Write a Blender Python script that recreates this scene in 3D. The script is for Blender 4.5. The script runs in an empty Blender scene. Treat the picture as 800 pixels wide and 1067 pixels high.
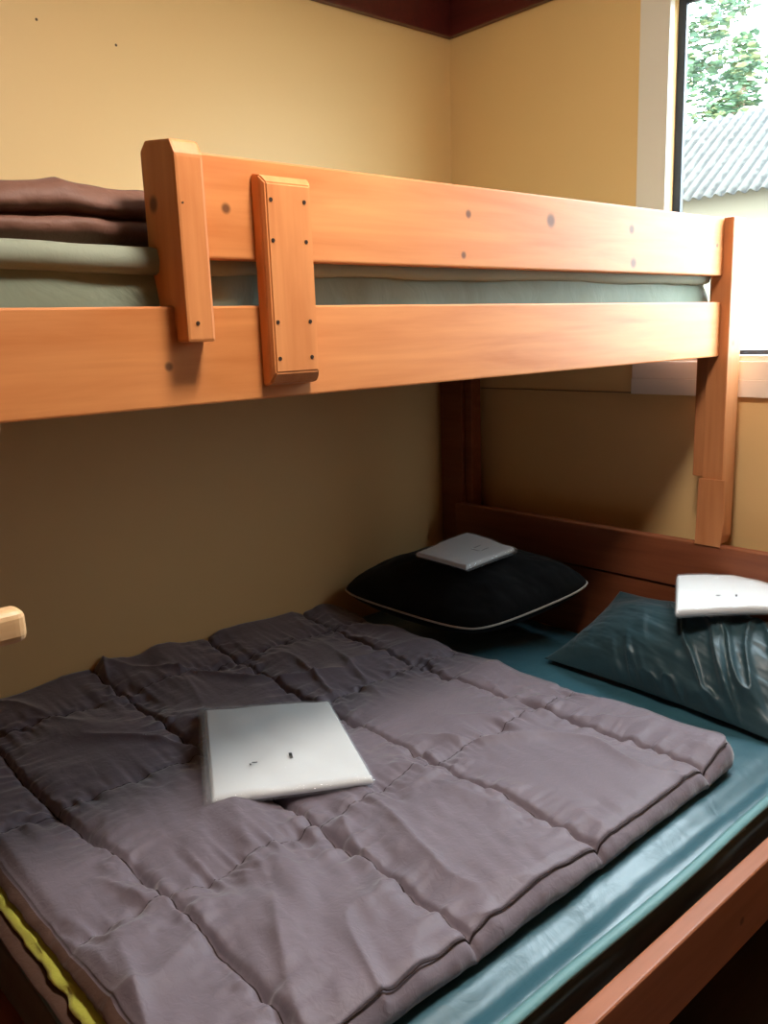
import bpy, bmesh, math, random
import numpy as np
from mathutils import Vector, Matrix, noise as mn
random.seed(7); rng = np.random.default_rng(11)
S = bpy.context.scene; C = S.collection; PI = math.pi

# ------------------------------------------------------------------ noise
_T = rng.random((256, 256))
def vn(x, y):
    x = np.asarray(x, float); y = np.asarray(y, float)
    xi = np.floor(x).astype(int); yi = np.floor(y).astype(int)
    fx = x-xi; fy = y-yi
    fx = fx*fx*fx*(fx*(6*fx-15)+10); fy = fy*fy*fy*(fy*(6*fy-15)+10)
    g = lambda a, b: _T[a % 256, b % 256]
    return 2*((g(xi, yi)*(1-fx)+g(xi+1, yi)*fx)*(1-fy)+(g(xi, yi+1)*(1-fx)+g(xi+1, yi+1)*fx)*fy)-1
def fbm(x, y, o=3):
    r = 0; a = 1
    for k in range(o):
        r = r+a*vn(x*2**k+17*k, y*2**k+31*k); a *= .5
    return r

# ------------------------------------------------------------------ materials
def mat(name, col, rough=.6, spec=.5, metal=0, sheen=0, coat=0):
    m = bpy.data.materials.new(name); m.use_nodes = True
    b = m.node_tree.nodes['Principled BSDF']
    b.inputs['Base Color'].default_value = (*col, 1); b.inputs['Roughness'].default_value = rough
    b.inputs['Specular IOR Level'].default_value = spec; b.inputs['Metallic'].default_value = metal
    b.inputs['Sheen Weight'].default_value = sheen; b.inputs['Coat Weight'].default_value = coat
    b.inputs['Coat Roughness'].default_value = .25
    return m, b, m.node_tree.nodes, m.node_tree.links
def wood(name, light, dark, axis=1, knots=(), rough=.5, coat=.02):
    m, b, N, L = mat(name, light, rough, .4, coat=coat)
    g = N.new('ShaderNodeNewGeometry')
    mp = N.new('ShaderNodeMapping'); sc = [9, 9, 9]; sc[axis] = .9
    mp.inputs['Scale'].default_value = sc
    L.new(g.outputs['Position'], mp.inputs['Vector'])
    n1 = N.new('ShaderNodeTexNoise'); n1.inputs['Scale'].default_value = 3.2; n1.inputs['Detail'].default_value = 5
    n1.inputs['Distortion'].default_value = .6
    L.new(mp.outputs[0], n1.inputs['Vector'])
    mp2 = N.new('ShaderNodeMapping'); s2 = [60, 60, 60]; s2[axis] = 2.5
    mp2.inputs['Scale'].default_value = s2; L.new(g.outputs['Position'], mp2.inputs['Vector'])
    n2 = N.new('ShaderNodeTexNoise'); n2.inputs['Scale'].default_value = 2; n2.inputs['Detail'].default_value = 3
    L.new(mp2.outputs[0], n2.inputs['Vector'])
    ad = N.new('ShaderNodeMath'); ad.operation = 'MULTIPLY_ADD'; ad.inputs[1].default_value = .35
    L.new(n2.outputs['Fac'], ad.inputs[0]); L.new(n1.outputs['Fac'], ad.inputs[2])
    cr = N.new('ShaderNodeValToRGB'); cr.color_ramp.elements[0].position = .38; cr.color_ramp.elements[1].position = .95
    cr.color_ramp.elements[0].color = (*light, 1); cr.color_ramp.elements[1].color = (*dark, 1)
    L.new(ad.outputs[0], cr.inputs['Fac']); out = cr.outputs['Color']
    for (x, y, z, r) in knots:
        d = N.new('ShaderNodeVectorMath'); d.operation = 'DISTANCE'; d.inputs[1].default_value = (x, y, z)
        L.new(g.outputs['Position'], d.inputs[0])
        mr = N.new('ShaderNodeMapRange'); mr.interpolation_type = 'SMOOTHSTEP'
        mr.inputs['From Min'].default_value = r*.45; mr.inputs['From Max'].default_value = r*1.3
        mr.inputs['To Min'].default_value = .85; mr.inputs['To Max'].default_value = 0
        L.new(d.outputs['Value'], mr.inputs['Value'])
        mx = N.new('ShaderNodeMix'); mx.data_type = 'RGBA'
        L.new(mr.outputs[0], mx.inputs['Factor']); L.new(out, mx.inputs['A']); mx.inputs['B'].default_value = (.10, .035, .012, 1)
        out = mx.outputs['Result']
    L.new(out, b.inputs['Base Color'])
    bp = N.new('ShaderNodeBump'); bp.inputs['Strength'].default_value = .06; bp.inputs['Distance'].default_value = .002
    L.new(n2.outputs['Fac'], bp.inputs['Height']); L.new(bp.outputs[0], b.inputs['Normal'])
    return m
def cloth(name, col, rough, spec, sheen=.2, bs=60, bstr=.25, var=.12, dist=.003):
    m, b, N, L = mat(name, col, rough, spec, sheen=sheen)
    b.inputs['Sheen Roughness'].default_value = .4
    t = N.new('ShaderNodeTexCoord')
    n = N.new('ShaderNodeTexNoise'); n.inputs['Scale'].default_value = bs; n.inputs['Detail'].default_value = 4
    n.inputs['Distortion'].default_value = .8
    L.new(t.outputs['Object'], n.inputs['Vector'])
    bp = N.new('ShaderNodeBump'); bp.inputs['Strength'].default_value = bstr; bp.inputs['Distance'].default_value = dist
    L.new(n.outputs['Fac'], bp.inputs['Height']); L.new(bp.outputs[0], b.inputs['Normal'])
    n3 = N.new('ShaderNodeTexNoise'); n3.inputs['Scale'].default_value = 7; L.new(t.outputs['Object'], n3.inputs['Vector'])
    mx = N.new('ShaderNodeMix'); mx.data_type = 'RGBA'
    mx.inputs['A'].default_value = (*[c*(1-var) for c in col], 1); mx.inputs['B'].default_value = (*[min(1, c*(1+var)) for c in col], 1)
    L.new(n3.outputs['Fac'], mx.inputs['Factor']); L.new(mx.outputs['Result'], b.inputs['Base Color'])
    return m
PL = (.75, .315, .105); PD = (.57, .19, .05)
RAILK = [(.97,-1.452,1.434,.007),(.97,-1.552,1.238,.006),(.97,-.772,1.457,.013),(.97,-.991,1.455,.007),(.97,-1.004,1.39,.006),
         (.97,-.509,1.455,.010),(.97,-.157,1.437,.005),(.94,-1.538,1.437,.011),(.97,-.50,1.39,.011),(.99,-.099,1.464,.007),(.99,-.102,1.216,.007)]
M = {}
M['pine'] = wood('varnished_pine_long', PL, PD, 1, RAILK)
M['pine_up'] = wood('varnished_pine_upright', PL, PD, 2, RAILK)
M['pine_x'] = wood('shaded_pine_cross', (.27,.085,.032), (.18,.045,.016), 0)  # same pine, darkened: shade around the headboard is put into the colour
M['pine_shade'] = wood('shaded_pine_long', (.42,.155,.075), (.30,.10,.04), 1, [(1.42,-.85,.31,.008)])  # same pine again, the lower rail's shaded face painted into its colour
M['pine_post'] = wood('shaded_pine_upright', (.58,.24,.09), (.42,.14,.045), 2, RAILK)  # pine of the backlit upright, its shade tinted into the colour
M['pine_pale'] = wood('pale_bare_pine', (.85,.60,.33), (.70,.42,.20), 1, coat=.1)
M['crown'] = wood('dark_mahogany_trim', (.11,.014,.010), (.06,.008,.006), 0, rough=.35, coat=.1)
def wallmat(name, col, marks=()):
    m, b, N, L = mat(name, col, .5, .35)
    g = N.new('ShaderNodeNewGeometry')
    n = N.new('ShaderNodeTexNoise'); n.inputs['Scale'].default_value = 1.4; n.inputs['Detail'].default_value = 3
    L.new(g.outputs['Position'], n.inputs['Vector'])
    mx = N.new('ShaderNodeMix'); mx.data_type = 'RGBA'; L.new(n.outputs['Fac'], mx.inputs['Factor'])
    mx.inputs['A'].default_value = (*[c*.95 for c in col], 1); mx.inputs['B'].default_value = (*[c*1.04 for c in col], 1)
    out = mx.outputs['Result']
    for (x, y, z, r) in marks:
        d = N.new('ShaderNodeVectorMath'); d.operation = 'DISTANCE'; d.inputs[1].default_value = (x, y, z)
        L.new(g.outputs['Position'], d.inputs[0])
        c = N.new('ShaderNodeMath'); c.operation = 'LESS_THAN'; c.inputs[1].default_value = r; L.new(d.outputs['Value'], c.inputs[0])
        m2 = N.new('ShaderNodeMix'); m2.data_type = 'RGBA'; L.new(c.outputs[0], m2.inputs['Factor']); L.new(out, m2.inputs['A'])
        m2.inputs['B'].default_value = (.1, .05, .02, 1); out = m2.outputs['Result']
    L.new(out, b.inputs['Base Color'])
    n2 = N.new('ShaderNodeTexNoise'); n2.inputs['Scale'].default_value = 220; L.new(g.outputs['Position'], n2.inputs['Vector'])
    bp = N.new('ShaderNodeBump'); bp.inputs['Strength'].default_value = .05; bp.inputs['Distance'].default_value = .001
    L.new(n2.outputs['Fac'], bp.inputs['Height']); L.new(bp.outputs[0], b.inputs['Normal'])
    return m
WALL = (.80, .54, .24)
M['wall'] = wallmat('cream_wall_panel', WALL, [(0,-1.276,1.949,.003),(0,-1.099,1.93,.003)])
M['panel'] = wood('dark_unseen_wall', (.13,.07,.035), (.09,.045,.02), 2)  # for the unseen walls, dark brown added to cut bounced light
M['floor'] = wood('brown_floor', (.07,.04,.025), (.045,.025,.015), 1)
M['ceil'] = mat('ceiling_paint', (.8,.72,.55), .7)[0]
M['frame'] = mat('window_frame_white', (.80,.74,.64), .35)[0]
M['gasket'] = mat('window_gasket_rubber', (.012,.02,.035), .5)[0]
M['duvet'] = cloth('brown_microfibre', (.175,.145,.175), .58, .35, .5, 70, .45)
M['duvet_up'] = cloth('chestnut_microfibre', (.15,.066,.042), .6, .3, .15, 70, .45)
M['duvet_shade'] = cloth('shaded_duvet_brown', (.10,.055,.04), .65, .3, .15, 70, .45)  # shaded copy of the duvet fabric, warm dark tone put into the colour
M['seam'] = cloth('dark_thread', (.03,.018,.018), .7, .2, 0)
M['lining'] = cloth('lime_lining', (.58,.60,.10), .8, .2, .3, 120, .5)
M['sheet'] = cloth('teal_coated_sheet', (.028,.105,.14), .42, .9, .1, 12, .35, dist=.01)
M['sheet_up'] = cloth('grey_green_coated_sheet', (.19,.235,.175), .65, .2, .1, 14, .35, dist=.01)
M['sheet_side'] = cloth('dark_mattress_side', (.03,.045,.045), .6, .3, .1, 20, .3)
M['pipe_teal'] = cloth('pale_teal_piping', (.13,.29,.31), .5, .4, .1)
M['black'] = cloth('black_cotton', (.008,.010,.011), .8, .25, .05, 40, .3)
M['pipe_white'] = cloth('white_piping', (.62,.60,.55), .6, .3)
M['pillow'] = cloth('dark_teal_pillow_cover', (.024,.060,.074), .42, .5, .15, 25, .3)
M['linen'] = cloth('white_linen', (.90,.92,.92), .8, .2, .1, 18, .2, .02)
M['ink'] = mat('black_ink', (.02,.02,.02), .6)[0]
M['screw'] = mat('dark_screw_head', (.05,.03,.02), .5, metal=.6)[0]
def plastic():
    m = bpy.data.materials.new('clear_plastic_film'); m.use_nodes = True; N = m.node_tree.nodes; L = m.node_tree.links
    N.remove(N['Principled BSDF']); o = N['Material Output']
    t = N.new('ShaderNodeBsdfTransparent'); t.inputs[0].default_value = (.985, .99, .995, 1)
    g = N.new('ShaderNodeBsdfGlossy'); g.inputs['Roughness'].default_value = .12
    df = N.new('ShaderNodeBsdfDiffuse'); df.inputs[0].default_value = (.85, .93, .97, 1)
    x0 = N.new('ShaderNodeMixShader'); x0.inputs[0].default_value = .16; L.new(t.outputs[0], x0.inputs[1]); L.new(df.outputs[0], x0.inputs[2]); t = x0
    x = N.new('ShaderNodeMixShader'); x.inputs[0].default_value = .07; L.new(t.outputs[0], x.inputs[1]); L.new(g.outputs[0], x.inputs[2])
    L.new(x.outputs[0], o.inputs['Surface'])
    n = N.new('ShaderNodeTexNoise'); n.inputs['Scale'].default_value = 25
    bp = N.new('ShaderNodeBump'); bp.inputs['Strength'].default_value = .5; bp.inputs['Distance'].default_value = .006
    L.new(n.outputs['Fac'], bp.inputs['Height']); L.new(bp.outputs[0], g.inputs['Normal']); return m
M['film'] = plastic()
def glassm():
    m = bpy.data.materials.new('window_glass'); m.use_nodes = True; N = m.node_tree.nodes; L = m.node_tree.links
    N.remove(N['Principled BSDF']); o = N['Material Output']
    t = N.new('ShaderNodeBsdfTransparent'); t.inputs[0].default_value = (.97, .99, .98, 1)
    g = N.new('ShaderNodeBsdfGlossy'); g.inputs['Roughness'].default_value = .02
    x = N.new('ShaderNodeMixShader'); x.inputs[0].default_value = .05
    L.new(t.outputs[0], x.inputs[1]); L.new(g.outputs[0], x.inputs[2]); L.new(x.outputs[0], o.inputs['Surface']); return m
M['glass'] = glassm()

# ------------------------------------------------------------------ object helpers
def link(name, bm, m, parent=None, smooth=False, kind=None, mats=None):
    me = bpy.data.meshes.new(name); bmesh.ops.recalc_face_normals(bm, faces=bm.faces); bm.to_mesh(me); bm.free()
    return linkme(name, me, m, parent, smooth, kind, mats)
def linkme(name, me, m, parent=None, smooth=False, kind=None, mats=None):
    for q in (mats or [m]): me.materials.append(q)
    if smooth:
        for p in me.polygons: p.use_smooth = True
    o = bpy.data.objects.new(name, me); C.objects.link(o)
    if parent:
        o.parent = parent; o.matrix_parent_inverse = Matrix.Translation(parent.location).inverted()
    if kind: o['kind'] = kind
    return o
def tag(o, label, cat, group=None):
    o['label'] = label; o['category'] = cat
    if group: o['group'] = group
    return o
def thing(name, label, cat, loc=(0,0,0), group=None):
    o = bpy.data.objects.new(name, None); C.objects.link(o); o.location = loc; o.empty_display_size = .1
    return tag(o, label, cat, group)
def box(bm, x0, x1, y0, y1, z0, z1, bev=0, seg=2):
    r = bmesh.ops.create_cube(bm, size=1)
    for v in r['verts']:
        v.co = Vector(((x0+x1)/2+v.co.x*(x1-x0), (y0+y1)/2+v.co.y*(y1-y0), (z0+z1)/2+v.co.z*(z1-z0)))
    if bev:
        es = list({e for v in r['verts'] for e in v.link_edges})
        bmesh.ops.bevel(bm, geom=es, offset=bev, segments=seg, affect='EDGES', profile=.6)
    return bm
def B(*a, **k): return box(bmesh.new(), *a, **k)
def prism(pts, axis, a0, a1, bev=0):
    # extrude closed 2D outline along an axis (0: pts=(y,z), 1: pts=(x,z))
    bm = bmesh.new()
    def P(p, a): return (a, p[0], p[1]) if axis == 0 else (p[0], a, p[1])
    v0 = [bm.verts.new(P(p, a0)) for p in pts]; v1 = [bm.verts.new(P(p, a1)) for p in pts]
    bm.faces.new(v0); bm.faces.new(v1); n = len(pts)
    for i in range(n): bm.faces.new((v0[i], v0[(i+1) % n], v1[(i+1) % n], v1[i]))
    if bev: bmesh.ops.bevel(bm, geom=list(bm.edges), offset=bev, segments=2, affect='EDGES', profile=.6)
    return bm
def gridmesh(name, X, Y, Z, closed_u=False):
    n, k = X.shape; vs = np.stack([X.ravel(), Y.ravel(), Z.ravel()], 1)
    f = []
    for i in range(n if closed_u else n-1):
        i2 = (i+1) % n
        for j in range(k-1): f.append((i*k+j, i2*k+j, i2*k+j+1, i*k+j+1))
    me = bpy.data.meshes.new(name); me.from_pydata(vs.tolist(), [], f); me.update(); return me
def tube(path, r, seg=8, cap=True):
    bm = bmesh.new(); rings = []
    P = [Vector(p) for p in path]
    for i, p in enumerate(P):
        t = (P[min(i+1, len(P)-1)]-P[max(i-1, 0)]).normalized()
        a = t.cross(Vector((0, 0, 1)));  a = a.normalized() if a.length > 1e-4 else Vector((1, 0, 0)); b = t.cross(a)
        rings.append([bm.verts.new(p+a*r*math.cos(2*PI*k/seg)+b*r*math.sin(2*PI*k/seg)) for k in range(seg)])
    for i in range(len(rings)-1):
        for k in range(seg): bm.faces.new((rings[i][k], rings[i][(k+1) % seg], rings[i+1][(k+1) % seg], rings[i+1][k]))
    if cap: bm.faces.new(rings[0]); bm.faces.new(rings[-1])
    return bm

# ------------------------------------------------------------------ the room
RX, RY, RZ, TH = 2.55, -3.3, 2.25, .06
WX0, WX1, WZ0, WZ1 = .755, 1.52, 1.17, 2.05
link('wall_left', B(-TH, 0, RY, TH, 0, RZ), M['wall'], kind='structure')
bm = bmesh.new()
box(bm, 0, WX0, 0, TH, 0, RZ); box(bm, WX1, RX, 0, TH, 0, RZ); box(bm, WX0, WX1, 0, TH, 0, WZ0); box(bm, WX0, WX1, 0, TH, WZ1, RZ)
link('wall_back', bm, M['wall'], kind='structure')
link('wall_right', B(RX, RX+TH, RY, TH, 0, RZ), M['panel'], kind='structure')
link('wall_front', B(-TH, RX+TH, RY-TH, RY, 0, RZ), M['panel'], kind='structure')
link('floor', B(-TH, RX+TH, RY-TH, TH, -.05, 0), M['floor'], kind='structure')
link('ceiling', B(-TH, RX+TH, RY-TH, TH, RZ, RZ+.05), M['ceil'], kind='structure')
link('trim_1', B(0, .022, RY, 0, 2.138, RZ, bev=.003), M['crown'], kind='structure')
link('trim_2', B(.022, RX, -.022, 0, 2.138, RZ, bev=.003), M['crown'], kind='structure')
link('trim_3', B(.066, .668, -.003, 0, 1.0835, 1.0865), mat('panel_joint', (.30,.19,.10), .7)[0], kind='structure')
# window in the end wall
win = bpy.data.objects.new('window_1', None); C.objects.link(win); win.location = (1.4, 0, WZ0); win['kind'] = 'structure'
bm = bmesh.new()
box(bm, .668, .748, -.014, 0, 1.1705, 2.13, .002); box(bm, 1.53, 1.61, -.014, 0, 1.1705, 2.13, .002)
box(bm, .748, 1.53, -.014, 0, 2.055, 2.13, .002)
box(bm, .668, 1.61, -.016, 0, 1.083, 1.125, .002); box(bm, .668, 1.61, -.013, 0, 1.125, 1.17, .002)
link('casing', bm, M['frame'], win)
bm = bmesh.new(); box(bm, .752, 1.525, -.006, .055, 1.165, 1.185, .002); box(bm, .748, .7545, -.02, .05, 1.185, 2.055, .001)
box(bm, 1.515, 1.522, -.02, .05, 1.185, 2.055, .001)
link('window_frame', bm, M['frame'], win)
bm = bmesh.new(); box(bm, .755, .776, .018, .03, 1.185, 2.045); box(bm, 1.50, 1.52, .018, .03, 1.185, 2.045)
box(bm, .776, 1.50, .018, .03, 2.028, 2.045); box(bm, .776, 1.50, .018, .03, 1.185, 1.196)
link('gasket', bm, M['gasket'], win)
link('pane', B(.77, 1.51, .022, .026, 1.19, 2.04), M['glass'], win)

# ------------------------------------------------------------------ the bunk bed
bed = thing('bunk_bed', 'orange varnished pine bunk bed with single top bunk over double lower bunk', 'bunk bed', (.5, -1.0, 0))
RB = .945   # inner face of upper rail
link('side_rail', B(RB, .97, -2.08, -.125, 1.187, 1.312, bev=.003), M['pine'], bed)
link('guard_board', B(RB, .97, -1.50, -.123, 1.371, 1.499, bev=.003), M['pine'], bed)
# near guard post with a lap over the rail
bm = prism([(.915,1.312),(.97,1.312),(.97,1.267),(1.0,1.267),(1.0,1.489),(.99,1.506),(.93,1.514),(.915,1.503)], 1, -1.538, -1.4985, .004)
link('guard_post', bm, M['pine_up'], bed)
# bevelled cleat screwed across rail and guard board
def cleat():
    y0, y1, z0, z1, x0, x1, c = -1.412, -1.331, 1.204, 1.480, .97, .998, .014
    bm = bmesh.new()
    a = [(x0,y0,z0),(x0,y1,z0),(x0,y1,z1),(x0,y0,z1)]; d = .011
    b = [(x1-c*.6,y0,z0+.004),(x1-c*.6,y1,z0+.004),(x1-c*.6,y1,z1-.004),(x1-c*.6,y0,z1-.004)]
    e = [(x1,y0+.004,z0+.018),(x1,y1-.005,z0+.018),(x1,y1-.005,z1-.014),(x1,y0+.004,z1-.014)]
    R = [[bm.verts.new(p) for p in q] for q in (a, b, e)]
    bm.faces.new(R[0]); bm.faces.new(R[2])
    for i in range(2):
        for k in range(4): bm.faces.new((R[i][k], R[i][(k+1)%4], R[i+1][(k+1)%4], R[i+1][k]))
    bmesh.ops.bevel(bm, geom=list(bm.edges), offset=.002, segments=2, affect='EDGES')
    return bm
cl = link('cleat', cleat(), M['pine_up'], bed)
def screw(x, y, z, par, r=.0032):
    bm = bmesh.new(); bmesh.ops.create_cone(bm, cap_ends=True, segments=14, radius1=r, radius2=r*.8, depth=.002)
    bmesh.ops.transform(bm, matrix=Matrix.Translation((x, y, z)) @ Matrix.Rotation(PI/2, 4, 'Y'), verts=bm.verts)
    link('screw', bm, M['screw'], par)
for z in (1.445, 1.394, 1.289, 1.241):
    screw(.998, -1.401, z, cl); screw(.998, -1.347, z, cl)
gp = [o for o in bed.children if o.name == 'guard_post'][0]
screw(1.0, -1.523, 1.29, gp, .003); screw(1.0, -1.531, 1.432, gp, .0015)
# far upright standing on the headboard (notched foot)
bm = prism([(.94,.727),(.985,.727),(.992,.75),(.992,1.5),(.94,1.5),(.94,.893),(.948,.86)], 1, -.125, -.065, .003)
link('upright', bm, M['pine_post'], bed)
link('upright_batten', B(.905, .94, -.108, -.065, .893, 1.187, bev=.004), M['pine_post'], bed)
link('foot_block', prism([(.93,.7265),(.935,.893),(1.0,.893),(1.004,.80),(.996,.7265)], 1, -.13, -.1255, .001), M['pine_post'], bed)
# corner post against the walls
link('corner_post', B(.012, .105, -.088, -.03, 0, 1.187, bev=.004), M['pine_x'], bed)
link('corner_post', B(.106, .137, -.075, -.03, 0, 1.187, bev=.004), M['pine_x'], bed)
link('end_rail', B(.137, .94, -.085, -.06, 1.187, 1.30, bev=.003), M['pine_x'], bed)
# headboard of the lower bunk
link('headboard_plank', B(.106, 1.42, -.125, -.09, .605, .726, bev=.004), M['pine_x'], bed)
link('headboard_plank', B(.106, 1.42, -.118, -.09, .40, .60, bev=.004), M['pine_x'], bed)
link('headboard_leg', B(1.35, 1.42, -.058, -.01, 0, .722, bev=.004), M['pine_up'], bed)
link('lower_side_rail', B(1.389, 1.42, -2.08, -.126, .256, .381, bev=.005, seg=3), M['pine_shade'], bed)
for y0 in (-2.12, ):
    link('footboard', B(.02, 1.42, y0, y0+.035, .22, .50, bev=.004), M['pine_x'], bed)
    link('foot_leg', B(1.35, 1.42, y0-.045, y0-.001, 0, .52, bev=.004), M['pine_up'], bed)
    link('foot_post', B(.012, .09, y0-.045, y0-.001, 0, 1.31, bev=.004), M['pine_up'], bed)
    link('foot_post', B(.925, .992, y0-.045, y0-.001, 0, 1.50, bev=.004), M['pine_up'], bed)
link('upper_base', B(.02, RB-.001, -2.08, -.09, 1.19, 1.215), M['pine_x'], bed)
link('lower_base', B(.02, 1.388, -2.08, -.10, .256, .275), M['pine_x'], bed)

# ladder hooked on the side rail, only one rung end reaches into view
lad = thing('ladder', 'pale pine ladder hooked on the top bunk, rung end poking out at left edge', 'ladder', (1.03, -2.0, .95))
for y in (-1.90, -2.25):
    link('stile', B(1.015, 1.045, y-.035, y, .93, 1.36, bev=.004), M['pine_up'], lad)
    link('hook', prism([(.948,1.313),(1.045,1.313),(1.045,1.345),(.955,1.345),(.948,1.338)], 1, y-.03, y-.005), M['pine_up'], lad)
for z in (.987, 1.20):
    bm = B(1.045, 1.078, -2.32, -1.795, z-.020, z+.017, bev=.0135, seg=5)
    link('rung', bm, M['pine_pale'], lad, smooth=False)

# ------------------------------------------------------------------ soft things
def slab(name, x0, x1, y0, y1, top, side, nx, ny, bot, skirt, corner=.03):
    """top(x,y)->z heightfield on rectangle, skirt list of (t, outward) down to bot"""
    u = np.linspace(0, 1, nx); v = np.linspace(0, 1, ny)
    U, V = np.meshgrid(u, v, indexing='ij'); X = x0+U*(x1-x0); Y = y0+V*(y1-y0)
    # round the corners
    cx, cy = (x0+x1)/2, (y0+y1)/2; hx, hy = (x1-x0)/2, (y1-y0)/2
    dx = np.abs(X-cx)-(hx-corner); dy = np.abs(Y-cy)-(hy-corner)
    m = (dx > 0) & (dy > 0); mx = np.maximum(dx, dy); L = np.hypot(dx, dy)+1e-9
    s = np.where(m, mx/L, 1)
    X = np.where(m, cx+np.sign(X-cx)*(hx-corner+dx*s), X); Y = np.where(m, cy+np.sign(Y-cy)*(hy-corner+dy*s), Y)
    Z = top(X, Y)
    vs = np.stack([X.ravel(), Y.ravel(), Z.ravel()], 1).tolist()
    idx = np.arange(nx*ny).reshape(nx, ny)
    f = []
    A = idx[:-1, :-1].ravel(); Bq = idx[1:, :-1].ravel(); Cq = idx[1:, 1:].ravel(); D = idx[:-1, 1:].ravel()
    f = np.stack([A, Bq, Cq, D], 1).tolist()
    ring = list(idx[:, 0])+list(idx[-1, 1:])+list(idx[-2::-1, -1])+list(idx[0, -2:0:-1])
    ring = [int(i) for i in ring]; n = len(ring)
    P = np.array([vs[i] for i in ring])
    T = np.roll(P, -1, 0)-np.roll(P, 1, 0); O = np.stack([T[:, 1], -T[:, 0]], 1); O /= np.linalg.norm(O, axis=1, keepdims=True)+1e-9
    prev = ring; bv = bot(P[:, 1]) if callable(bot) else bot
    for t, off in skirt:
        zt = P[:, 2]*(1-t)+bv*t
        w = side(P[:, 0], P[:, 1], t)
        Q = np.stack([P[:, 0]+O[:, 0]*(off+w), P[:, 1]+O[:, 1]*(off+w), zt], 1)
        b0 = len(vs); vs += Q.tolist(); cur = list(range(b0, b0+n))
        for k in range(n): f.append([prev[k], cur[k], cur[(k+1) % n], prev[(k+1) % n]][::-1])
        prev = cur
    f.append(prev[::1])
    me = bpy.data.meshes.new(name); me.from_pydata(vs, [], f); me.update()
    bm = bmesh.new(); bm.from_mesh(me); bmesh.ops.recalc_face_normals(bm, faces=bm.faces); bm.to_mesh(me); bm.free()
    return me

# ---- lower mattress
MT = .405
def lt(x, y):
    e = 1.355-x
    z = MT+.003*fbm(x*5, y*4)+.0025*vn(x*22+3*y, y*5)
    z = z-.015*np.exp(-((e-.045)/.022)**2)*(.7+.5*vn(y*4, 3.3))-.006*np.exp(-(e/.012)**2)
    return z
mat_lo = thing('mattress', 'double mattress in shiny teal wipe-clean sheet on the lower bunk', 'mattress', (.68, -1.08, .276))
link_me = slab('mattress_body', .02, 1.355, -1.772, -.135, lt, lambda x, y, t: .003*vn(y*9+x*9, t*4), 200, 260, .277,
               [(.06,.006),(.15,.010),(.3,.006),(.5,.008),(.75,.010),(.93,.006),(1,-.004)], .03)
o = linkme('mattress_body', link_me, M['sheet'], mat_lo, True, mats=[M['sheet'], M['sheet_side']])
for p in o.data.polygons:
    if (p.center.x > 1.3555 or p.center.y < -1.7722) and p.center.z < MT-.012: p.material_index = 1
ys = np.linspace(-1.745, -.16, 150)
def seam_strip(xb, zb, dx, dz, amp):
    W = vn(ys*3.1, 0*ys+5)*amp; n = 7; th = np.linspace(-.6, 1.15, n)*PI/1.6
    X = np.array([[xb+W[i]+dx*math.cos(a) for a in th] for i in range(len(ys))])
    Z = np.array([[zb+dz*math.sin(a)+.003*float(vn(ys[i]*5, 9.)) for a in th] for i in range(len(ys))])
    Y = np.array([[y]*n for y in ys]); return X, Y, Z
X, Y, Z = seam_strip(1.357, MT-.003, .010, .0065, .004)
o = linkme('edge_seam', gridmesh('edge_seam', X, Y, Z), M['pipe_teal'], mat_lo, True); sm = o.modifiers.new('s', 'SOLIDIFY'); sm.thickness = .002

# ---- upper mattress
def ut(x, y): return 1.384+.003*fbm(x*6, y*5)-.012*np.exp(-((.925-x)/.02)**2)
mat_up = thing('mattress', 'single mattress in grey-green cover on the top bunk, behind the guard board', 'mattress', (.47, -1.08, 1.216))
me = slab('mattress_body', .02, .925, -2.07, -.10, ut, lambda x, y, t: .004*fbm(y*6+2*t, t*3+x*4)+.003*vn(y*14+12*t, t), 90, 260, 1.217,
          [(.05,.006),(.12,.003),(.25,.008),(.45,.010),(.7,.010),(.9,.008),(1,-.004)], .03)
linkme('mattress_body', me, M['sheet_up'], mat_up, True)
ys = np.linspace(-2.04, -.13, 160)
X = []; Z = []
for i, y in enumerate(ys):
    w = .002*float(vn(y*6, 2.)); dz = .0025*float(vn(y*4, 8.))+.001*float(vn(y*22, 8.))
    X.append([.925+w, .937+w, .941+w, .938+w, .930+w]); Z.append([1.386+dz, 1.383+dz, 1.370+dz, 1.358+dz, 1.355+dz])
o = linkme('edge_seam', gridmesh('edge_seam', np.array(X), np.repeat(ys[:, None], 5, 1), np.array(Z)), cloth('grey_green_hem', (.26,.29,.22), .7, .2, .1), mat_up, True)
sm = o.modifiers.new('s', 'SOLIDIFY'); sm.thickness = .002

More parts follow.
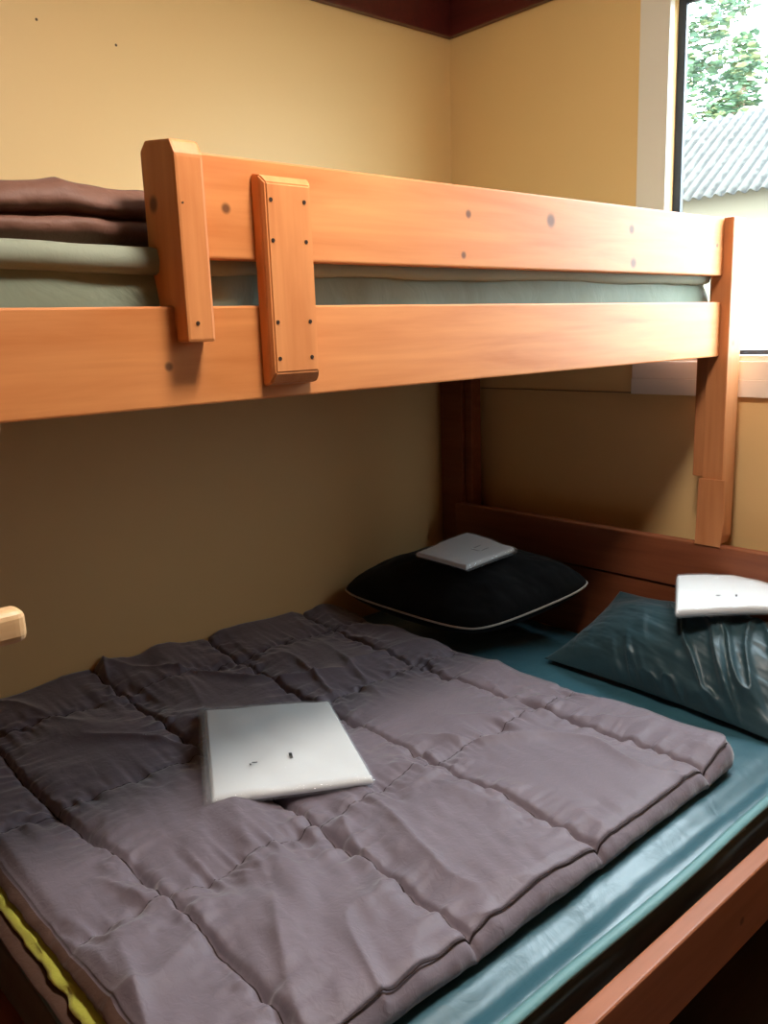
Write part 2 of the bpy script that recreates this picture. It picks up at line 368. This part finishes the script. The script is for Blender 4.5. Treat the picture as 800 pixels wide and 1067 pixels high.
# ---- lower duvet, folded
XL = [.165, .525, .895]; YL = [-1.605, -1.318, -1.015, -.69]
XE, YF, YH = 1.255, -1.735, -.565
def quilt(x, y, XL, YL, amp=1.0, g=1.0):
    wob = .006*vn(y*6, 1+0*y); wob2 = .007*vn(x*5, 7+0*x)
    dx = np.min([np.abs(x+wob-a) for a in XL], axis=0); dy = np.min([np.abs(y+wob2-a-.012*np.sin(x*3.3+a*5)) for a in YL], axis=0)
    z = -g*(.0026*np.exp(-(dx/.006)**2)+.0055*np.exp(-dx/.035))
    z = z-g*(.0115*np.exp(-(dy/.0055)**2)+.009*np.exp(-dy/.04))
    # puckers running away from the stitch lines
    z = z+amp*.0085*np.exp(-dx/.055)*fbm(x*7+2*vn(x*9,y*9), y*42, 2)
    z = z+amp*.0085*np.exp(-dy/.04)*fbm(x*44, y*8+2*vn(x*9,y*9), 2)
    # a few long soft folds, patchy
    a = .62; xr = x*math.cos(a)+y*math.sin(a); yr = -x*math.sin(a)+y*math.cos(a)
    w = vn(xr*2.6+2, yr*9+.9*vn(x*4, y*4)); k = np.clip(.5+vn(x*3.1+5, y*3.1), 0, 1)
    z = z+amp*.016*k*(1-np.abs(w))**3.2
    a = -.30; xr = x*math.cos(a)+y*math.sin(a); yr = -x*math.sin(a)+y*math.cos(a)
    w = vn(xr*3+9, yr*11); k = np.clip(.5+vn(x*2.7+15, y*3.3), 0, 1); z = z+amp*.012*k*(1-np.abs(w))**3.4+amp*.0040*fbm(xr*8, yr*26, 2)*k
    z = z+amp*.0040*fbm(x*5, y*5, 2)
    # the filling swells between the lines
    z = z+.004*(1-np.exp(-dx/.09))*(1-np.exp(-dy/.09))
    return z
def dt(x, y):
    z = .4655+quilt(x, y, XL+[2.], YL)
    e = XE-x; z = z-.004*np.exp(-(e/.010)**2)-.004*np.exp(-e/.06)+.0035*np.exp(-e/.04)*vn(y*26, 3.)
    e = y-YF; z = z-.010*np.exp(-(e/.012)**2)
    e = YH-y; z = z-.008*np.exp(-(e/.02)**2)
    z = z+.030*np.exp(-x/.09)*(.35+.65*np.exp(-((y+1.2)/.33)**2))+.006*np.exp(-x/.06)*vn(y*6, 4.)
    # free corner lifted a little
    r = np.hypot(x-1.25, y+.58); z = z+.012*np.exp(-(r/.09)**2)
    return z
duv = thing('duvet', 'brown quilted duvet folded over the lower bunk, lime lining at its open edge', 'duvet', (.63, -1.15, .41))
def dside(x, y, t): return .0022*fbm((x+y)*32, t*2.5, 2)*math.sin(PI*t)+.003*vn(x*7, y*7)*math.sin(PI*t)
me = slab('top_layer', .008, XE, YF, YH, dt, dside, 330, 330, lambda y: .4355-.0245*np.clip((y-YF-.01)/.07, 0, 1),
          [(.05,.001),(.10,.001),(.16,.005),(.26,.011),(.36,.015),(.5,.018),(.62,.018),(.75,.016),(.88,.010),(.95,.004),(1,-.006)], .035)
o = linkme('top_layer', me, M['duvet'], duv, True, mats=[M['duvet'], M['duvet_shade']])
for p in o.data.polygons:
    if p.center.y < YF-.006: p.material_index = 1  # foot edge takes the shaded copy of the fabric
# right-hand seam line
pts = []
for y in np.linspace(YF+.02, YH-.03, 240):
    pts.append((XE+.0035+.0018*float(vn(y*9, 2.)), y, float(dt(np.array(XE), np.array(y)))-.0035+.0007*float(vn(y*60, 1.))))
link('hem_seam', tube(pts, .0014, 5), M['seam'], duv, True)
for a in XL:
    pts = [(a-.006*float(vn(y*6, 1)), y) for y in np.linspace(YF+.01, YH-.01, 260)]
    link('stitch_line', tube([(x, y, float(dt(np.array(x), np.array(y)))+.0001+.0006*math.sin(y*900)) for x, y in pts], .0009, 5), M['seam'], duv, True)
for a in YL:
    pts = [(x, a+.012*math.sin(x*3.3+a*5)-.007*float(vn(x*5, 7))) for x in np.linspace(.02, XE-.004, 260)]
    link('stitch_line', tube([(x, y, float(dt(np.array(x), np.array(y)))+.0004) for x, y in pts], .0016, 5), M['seam'], duv, True)
def flat(z, a=.002): return lambda x, y: z+a*fbm(x*7, y*7)
me = slab('lining', .01, 1.2, YF-.022, YH-.01, flat(.4345), lambda x, y, t: .004*fbm(x*30, y*30+2*t, 2), 260, 120, .4205,
          [(.15,.004),(.4,.008),(.6,.008),(.85,.004),(1,-.003)], .02)
linkme('lining', me, M['lining'], duv, True)
me = slab('bottom_layer', .01, XE-.022, YF-.036, YH-.01, flat(.4195), lambda x, y, t: .004*fbm(x*12, y*12+t, 2), 200, 120, .4085,
          [(.15,.005),(.4,.010),(.6,.010),(.85,.006),(1,-.003)], .03)
linkme('bottom_layer', me, M['duvet_shade'], duv, True)

# ---- upper duvet
XU = [.13, .5]; YU = [-1.74, -1.40, -1.1]
def dt2(x, y):
    z = 1.464+quilt(x, y, XU+[2.], YU, .4)
    e = .885-x; z = z-.010*np.exp(-(e/.02)**2); return z+.006*np.exp(-((y+1.75)/.12)**2)
duv2 = thing('duvet', 'dark brown quilted duvet lying folded on the top bunk mattress', 'duvet', (.45, -1.5, 1.389))
def dside2(x, y, t):
    return -.011*math.exp(-((t-.50)/.05)**2)+.0035*fbm((x+y)*30, t*2, 2)*(math.sin(PI*t))+.003*vn((x+y)*9, t*2)
me = slab('cover', .03, .868, -2.0, -.98, dt2, dside2, 180, 260, 1.390,
          [(.05,.006),(.12,.012),(.2,.017),(.3,.021),(.38,.021),(.44,.018),(.48,.014),(.50,.012),(.52,.014),(.58,.018),(.68,.022),(.8,.020),(.92,.010),(1,-.004)], .05)
linkme('cover', me, M['duvet_up'], duv2, True)

# ---- pillows
def pillow(name, parent, m, cor, thick, pw=2.2, floorz=None, n=90, wr=None, low=.5, pinch=.06, rnd=0, pe=.55):
    A, Bc, Cc, D = [np.array(p, float) for p in cor]     # u: A->B, v: A->D
    u = np.linspace(-1, 1, n); U, V = np.meshgrid(u, u, indexing='ij')
    a = (U+1)/2; b = (V+1)/2
    # slightly concave sides
    a2 = .5+(a-.5)*(1-pinch*(1-np.abs(V)**2)*np.abs(U)); b2 = .5+(b-.5)*(1-pinch*(1-np.abs(U)**2)*np.abs(V))
    kk = 1-rnd*(U*V)**4; a2 = .5+(a2-.5)*kk; b2 = .5+(b2-.5)*kk
    P = ((1-a2)*(1-b2))[..., None]*A+(a2*(1-b2))[..., None]*Bc+(a2*b2)[..., None]*Cc+((1-a2)*b2)[..., None]*D
    nrm = np.cross(Bc-A, D-A); nrm /= np.linalg.norm(nrm); nrm *= np.sign(nrm[2])
    prof = ((1-np.abs(U)**pw)*(1-np.abs(V)**pw))**pe
    w = wr(U, V) if wr else .0
    top = P+nrm*(thick*(prof+w*np.minimum(1, prof*3)))[..., None]
    bot = P-nrm*(thick*low*prof)[..., None]
    if floorz is not None: bot[..., 2] = np.maximum(bot[..., 2], floorz); top[..., 2] = np.maximum(top[..., 2], floorz+.001)
    vs = np.concatenate([top.reshape(-1, 3), bot.reshape(-1, 3)]).tolist(); f = []
    for s, off in ((1, 0), (-1, n*n)):
        for i in range(n-1):
            for j in range(n-1):
                q = [off+i*n+j, off+(i+1)*n+j, off+(i+1)*n+j+1, off+i*n+j+1]; f.append(q[::s])
    me = bpy.data.meshes.new(name); me.from_pydata(vs, [], f); bm = bmesh.new(); bm.from_mesh(me)
    bmesh.ops.remove_doubles(bm, verts=bm.verts, dist=.0004); bmesh.ops.recalc_face_normals(bm, faces=bm.faces); bm.to_mesh(me); bm.free()
    o = linkme(name, me, m, parent, True)
    ring = list(P[:, 0])+list(P[-1, 1:])+list(P[-2::-1, -1])+list(P[0, -2:0:-1])
    return o, P, top, ring, nrm
pl = thing('pillow', 'black square pillow edged with white piping in the dark corner', 'pillow', (.33, -.33, .45))
o, P1, top1, ring, n1 = pillow('cover', pl, M['black'], [(.025,-.575,.525), (.50,-.475,.475), (.69,-.175,.590), (.16,-.155,.575)], .118, 2.4,
    MT+.006, wr=lambda U, V: .05*fbm(U*3, V*3), low=.75, pinch=-.03, rnd=.10, pe=.6)
ring = [tuple(p) for p in ring]
link('piping', tube(ring+[ring[0]], .0032, 6), M['pipe_white'], pl, True)
def wrR(U, V):
    # folds fan down from the pack on top
    ang = U*1.0+.35*V
    f = fbm(ang*6.5, V*.9+2, 2); r = (1-np.abs(f))**3
    g = fbm(U*3.5+V*4, V*3-U, 3)
    k = np.clip((U+.45)/.5, 0, 1)*.85+.15
    return .24*(r-.3)*k*(1-np.exp(-(1.2-V)*1.2))+.035*g
pr = thing('pillow', 'dark teal creased pillow leaning on the headboard at right', 'pillow', (1.0, -.27, .45))
o, P2, top2, _, n2 = pillow('cover', pr, M['pillow'], [(.655,-.375,.418), (1.30,-.425,.418), (1.36,-.165,.585), (.74,-.16,.57)], .105, 2.2,
    MT+.006, n=150, wr=wrR, low=.5, pe=.85)

# ---- packs of bed linen in clear film
def pack(name, label, c4, thick, sag=0, marks=(), film_side=0, seed=0, zfun=None):
    """c4: four top corners (world) a,b,c,d"""
    a, b, c, d = [np.array(p, float) for p in c4]; ctr = (a+b+c+d)/4
    t = thing(name, label, 'linen pack', tuple(ctr-np.array([0, 0, thick])), 'white linen packs on the lower bunk')
    nr = np.cross(b-a, d-a); nr /= np.linalg.norm(nr); nr *= np.sign(nr[2])
    def sheet(lo, hi, th0, th1, m, pn, n=36, rough=.0015, ext=(0,0,0,0)):
        s = np.linspace(0, 1, n); s2 = np.sort(np.concatenate([s, [.006, .994, .02, .98]])); k = len(s2)
        U, V = np.meshgrid(s2, s2, indexing='ij'); Ue = -ext[0]+U*(1+ext[0]+ext[1]); Ve = -ext[2]+V*(1+ext[2]+ext[3])
        base = ((1-Ue)*(1-Ve))[..., None]*a+(Ue*(1-Ve))[..., None]*b+(Ue*Ve)[..., None]*c+((1-Ue)*Ve)[..., None]*d
        e = np.minimum(np.minimum(U, 1-U), np.minimum(V, 1-V)); pr = np.clip(e/.02, 0, 1)**.5
        w = rough*fbm(U*4+seed*3, V*4+seed, 3)
        sg = -sag*((2*U-1)**2+(2*V-1)**2)/2
        mid = -(thick)/2
        T = base+nr*((mid+(th0/2)*pr+w*pr+sg))[..., None]; Bt = base+nr*((mid-(th0/2)*pr+sg+np.where(pr > .9, 0, 0)))[..., None]
        vs = np.concatenate([T.reshape(-1, 3), Bt.reshape(-1, 3)]).tolist(); f = []
        for sgn, off in ((1, 0), (-1, k*k)):
            for i in range(k-1):
                for j in range(k-1):
                    q = [off+i*k+j, off+(i+1)*k+j, off+(i+1)*k+j+1, off+i*k+j+1]; f.append(q[::sgn])
        me = bpy.data.meshes.new(pn); me.from_pydata(vs, [], f); bm = bmesh.new(); bm.from_mesh(me)
        bmesh.ops.remove_doubles(bm, verts=bm.verts, dist=.0003); bmesh.ops.recalc_face_normals(bm, faces=bm.faces); bm.to_mesh(me); bm.free()
        return linkme(pn, me, m, t, True)
    sheet(0, 1, thick, 0, M['linen'], 'folded_linen')
    ext = [.012]*4; ext[film_side] = .05
    sheet(0, 1, thick+.004, 0, M['film'], 'clear_film', rough=.0022, ext=ext)
    for (u, v, w, h) in marks:
        p = (1-u)*(1-v)*a+u*(1-v)*b+u*v*c+(1-u)*v*d
        eu = (b-a)/np.linalg.norm(b-a); ev = (d-a)/np.linalg.norm(d-a)
        sg = -sag*((2*u-1)**2+(2*v-1)**2)/2
        p = p+nr*(sg+.0036); bm = bmesh.new(); q = []
        for zz in (0, .0005):
            for (i, j) in ((-1,-1),(1,-1),(1,1),(-1,1)): q.append(bm.verts.new(tuple(p+eu*w*i/2+ev*h*j/2+nr*zz)))
        bm.faces.new(q[:4]); bm.faces.new(q[4:])
        for i in range(4): bm.faces.new((q[i], q[(i+1)%4], q[4+(i+1)%4], q[4+i]))
        link('printed_mark', bm, M['ink'], t)
    return t
zc = .490
pack('linen_pack', 'white linen pack in clear film lying on the brown duvet', [(.411,-1.243,zc), (.569,-1.024,zc), (.885,-1.173,zc), (.737,-1.419,zc)], .020, .001,
     [(.42,.80,.014,.005), (.70,.75,.006,.020)][:0]+[(.30,.73,.010,.003),(.27,.745,.003,.006),(.545,.70,.006,.021)], 0, 1)
pack('linen_pack', 'greyish linen pack in film resting on the black pillow', [(.275,-.467,.662), (.266,-.243,.678), (.497,-.304,.680), (.476,-.478,.662)], .014, .002,
     [(.62,.62,.03,.0015),(.62,.78,.03,.0015),(.5,.70,.0015,.03)], 3, 2)
pack('linen_pack', 'bright white linen pack on the teal pillow at the right edge', [(.93,-.21,.665), (1.1,-.06,.665), (1.195,-.25,.655), (1.035,-.40,.648)], .020, .004,
     [(.42,.72,.010,.003),(.60,.74,.004,.012)], 1, 3)

# ------------------------------------------------------------------ outside the window
link('ground', B(-14, 24, .3, 45, -.35, -.30), mat('pale_gravel', (.06,.055,.04), .9)[0], kind='structure')
shed = thing('shed', 'pale shed with a corrugated roof seen through the window', 'shed', (-3, 8.3, -.3))
EY, EZ = 7.6, 2.66
link('shed_wall', B(-9.0, 3.4, EY+.3, EY+1.55, -.3, EZ+.15), mat('shed_wall_paint', (.10,.085,.055), .8)[0], shed)
def roof():
    pitch = math.radians(37); n = 1200; xs = np.linspace(-9.3, 3.6, n); L = 1.98; k = 8
    X = np.repeat(xs[:, None], k, 1); s = np.linspace(0, L, k)[None, :]
    h = .022*np.sin(xs*2*PI/.135)[:, None]
    Y = EY+s*math.cos(pitch)-h*math.sin(pitch)+0*X; Z = EZ+s*math.sin(pitch)+h*math.cos(pitch)+0*X
    return gridmesh('roof', X, Y, Z)
m, b, N, Lk = mat('weathered_cement_shaded_ribs', (.1,.1,.09), .85)
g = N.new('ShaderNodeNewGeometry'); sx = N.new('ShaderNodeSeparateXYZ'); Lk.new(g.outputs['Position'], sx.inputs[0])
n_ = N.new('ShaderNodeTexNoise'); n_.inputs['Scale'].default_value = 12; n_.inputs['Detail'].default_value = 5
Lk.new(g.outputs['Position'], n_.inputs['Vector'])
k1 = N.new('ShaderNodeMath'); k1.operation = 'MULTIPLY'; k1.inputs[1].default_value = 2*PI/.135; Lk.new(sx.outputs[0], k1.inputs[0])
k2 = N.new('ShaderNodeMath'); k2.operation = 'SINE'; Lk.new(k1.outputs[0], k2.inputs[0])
k3 = N.new('ShaderNodeMath'); k3.operation = 'MULTIPLY_ADD'; k3.inputs[1].default_value = .22; Lk.new(k2.outputs[0], k3.inputs[0]); Lk.new(n_.outputs['Fac'], k3.inputs[2])  # rib valleys coloured darker to stand in for shading; noise adds the weathering
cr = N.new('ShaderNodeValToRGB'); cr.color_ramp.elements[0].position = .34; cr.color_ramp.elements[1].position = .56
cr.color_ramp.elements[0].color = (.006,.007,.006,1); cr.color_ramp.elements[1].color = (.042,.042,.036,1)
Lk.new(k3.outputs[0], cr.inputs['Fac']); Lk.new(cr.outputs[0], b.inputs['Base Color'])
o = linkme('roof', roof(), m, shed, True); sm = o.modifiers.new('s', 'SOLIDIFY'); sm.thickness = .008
LEAF = []
for i, c_ in enumerate([(.10,.17,.09), (.16,.18,.08), (.075,.13,.085)]):
    LEAF.append(mat('leaf_green_%s' % 'abc'[i], c_, .6)[0])
bark = mat('bark', (.16,.11,.07), .9)[0]
def tree(label, x, y, h, blobs, nleaf, ls, grp=None):
    t = thing('tree', label, 'tree', (x, y, -.3), grp)
    link('trunk', tube([(x, y, -.3), (x+.1, y, h*.4), (x-.05, y+.1, h*.8), (x, y, h)], .16, 10), bark, t, True)
    vs = []; fs = []; mi = []
    for _ in range(nleaf):
        bx, by, bz, br = random.choice(blobs)
        d = Vector((random.gauss(0, 1), random.gauss(0, 1), random.gauss(0, 1))).normalized()*br*(random.random()**.4)
        p = Vector((x+bx, y+by, bz))+d
        if mn.noise(p*1.3) < -.12: continue
        q = Matrix.Rotation(random.random()*6.28, 3, 'Z') @ Matrix.Rotation(random.uniform(-1, 1), 3, 'X')
        s = ls*random.uniform(.6, 1.3); k = len(vs)
        for a in ((-1, 0, 0), (-.2, .42, .08), (.6, .35, .04), (1.1, 0, -.1), (.6, -.35, .04), (-.2, -.42, .08)):
            vs.append(p+q @ (Vector(a)*s))
        fs.append(tuple(range(k, k+6))); mi.append(random.choice((0, 0, 1, 2)))
    me = bpy.data.meshes.new('foliage'); me.from_pydata([tuple(v) for v in vs], [], fs); me.update()
    o = linkme('foliage', me, None, t, mats=LEAF)
    for p, i in zip(me.polygons, mi): p.material_index = i
tree('leafy green tree rising behind the corrugated shed roof', -6.3, 14.5, 5.5,
     [(-.6,0,5.6,.8), (.5,.2,5.3,.8), (-.3,0,7.2,.7), (.9,.1,6.6,.5), (-1.4,.3,4.9,.9), (.3,-.2,5.9,.5), (-.9,.2,6.5,.6), (.6,0,6.3,.35), (-1.6,0,6.2,.7), (0,.2,5.0,.6), (-.2,.1,4.6,.8), (-1.0,.2,4.3,.9)], 8000, .10)

# ------------------------------------------------------------------ light
w = bpy.data.worlds.new('sky'); S.world = w; w.use_nodes = True
bg = w.node_tree.nodes['Background']; bg.inputs[0].default_value = (.78, .90, 1.0, 1); bg.inputs[1].default_value = 27.0
sun = bpy.data.lights.new('sun', 'SUN'); sun.energy = 6; sun.angle = .02; sun.color = (1, .95, .85)
so = bpy.data.objects.new('sun', sun); C.objects.link(so); so.rotation_euler = Vector((.3, 1.0, -.9)).to_track_quat('-Z', 'Y').to_euler()
for nm, loc, sx, sy, rot in (('window_portal', ((WX0+WX1)/2, .07, (WZ0+WZ1)/2), WX1-WX0, WZ1-WZ0, (-PI/2, 0, 0)),
                             ):
    a = bpy.data.lights.new(nm, 'AREA'); a.shape = 'RECTANGLE'; a.size = sx; a.size_y = sy
    if rot[1]: a.size, a.size_y = sy, sx
    a.cycles.is_portal = True
    ao = bpy.data.objects.new(nm, a); C.objects.link(ao); ao.location = loc; ao.rotation_euler = rot

lamp = thing('ceiling_light', 'round opal ceiling light above the free floor beside the bunk', 'ceiling light', (1.44, -1.28, RZ))
bm = bmesh.new(); bmesh.ops.create_cone(bm, cap_ends=True, segments=40, radius1=.15, radius2=.16, depth=.02)
bmesh.ops.translate(bm, vec=(1.44, -1.28, RZ-.01), verts=bm.verts); link('base', bm, M['frame'], lamp)
bm = bmesh.new(); bmesh.ops.create_uvsphere(bm, u_segments=32, v_segments=16, radius=.14)
for v in bm.verts: v.co = Vector((1.44+v.co.x, -1.28+v.co.y, RZ-.02+min(0, v.co.z)*.45))
op = mat('glowing_opal_glass', (.9,.85,.75), .4); op[1].inputs['Emission Color'].default_value = (1, .88, .78, 1); op[1].inputs['Emission Strength'].default_value = 125
link('shade', bm, op[0], lamp, True)
# ------------------------------------------------------------------ camera
yaw, pitch, roll, F = 0.8446533686403094, 0.2078614240038931, -0.03635878066337978, 887.218
f = Vector((-math.sin(yaw)*math.cos(pitch), math.cos(yaw)*math.cos(pitch), -math.sin(pitch)))
r = Vector((math.cos(yaw), math.sin(yaw), 0)); u = r.cross(f)
r2 = r*math.cos(roll)+u*math.sin(roll); u2 = -r*math.sin(roll)+u*math.cos(roll)
cam = bpy.data.cameras.new('camera'); co = bpy.data.objects.new('camera', cam); C.objects.link(co)
co.matrix_world = Matrix(((r2.x, u2.x, -f.x, 1.95918), (r2.y, u2.y, -f.y, -2.077446), (r2.z, u2.z, -f.z, 1.270826), (0, 0, 0, 1)))
cam.sensor_fit = 'HORIZONTAL'; cam.sensor_width = 36; cam.lens = 36*F/800; cam.clip_start = .02
S.camera = co
S.view_settings.view_transform = 'Standard'; S.view_settings.look = 'None'; S.view_settings.gamma = 1
S.view_settings.use_curve_mapping = False; S.view_settings.exposure = 0.0
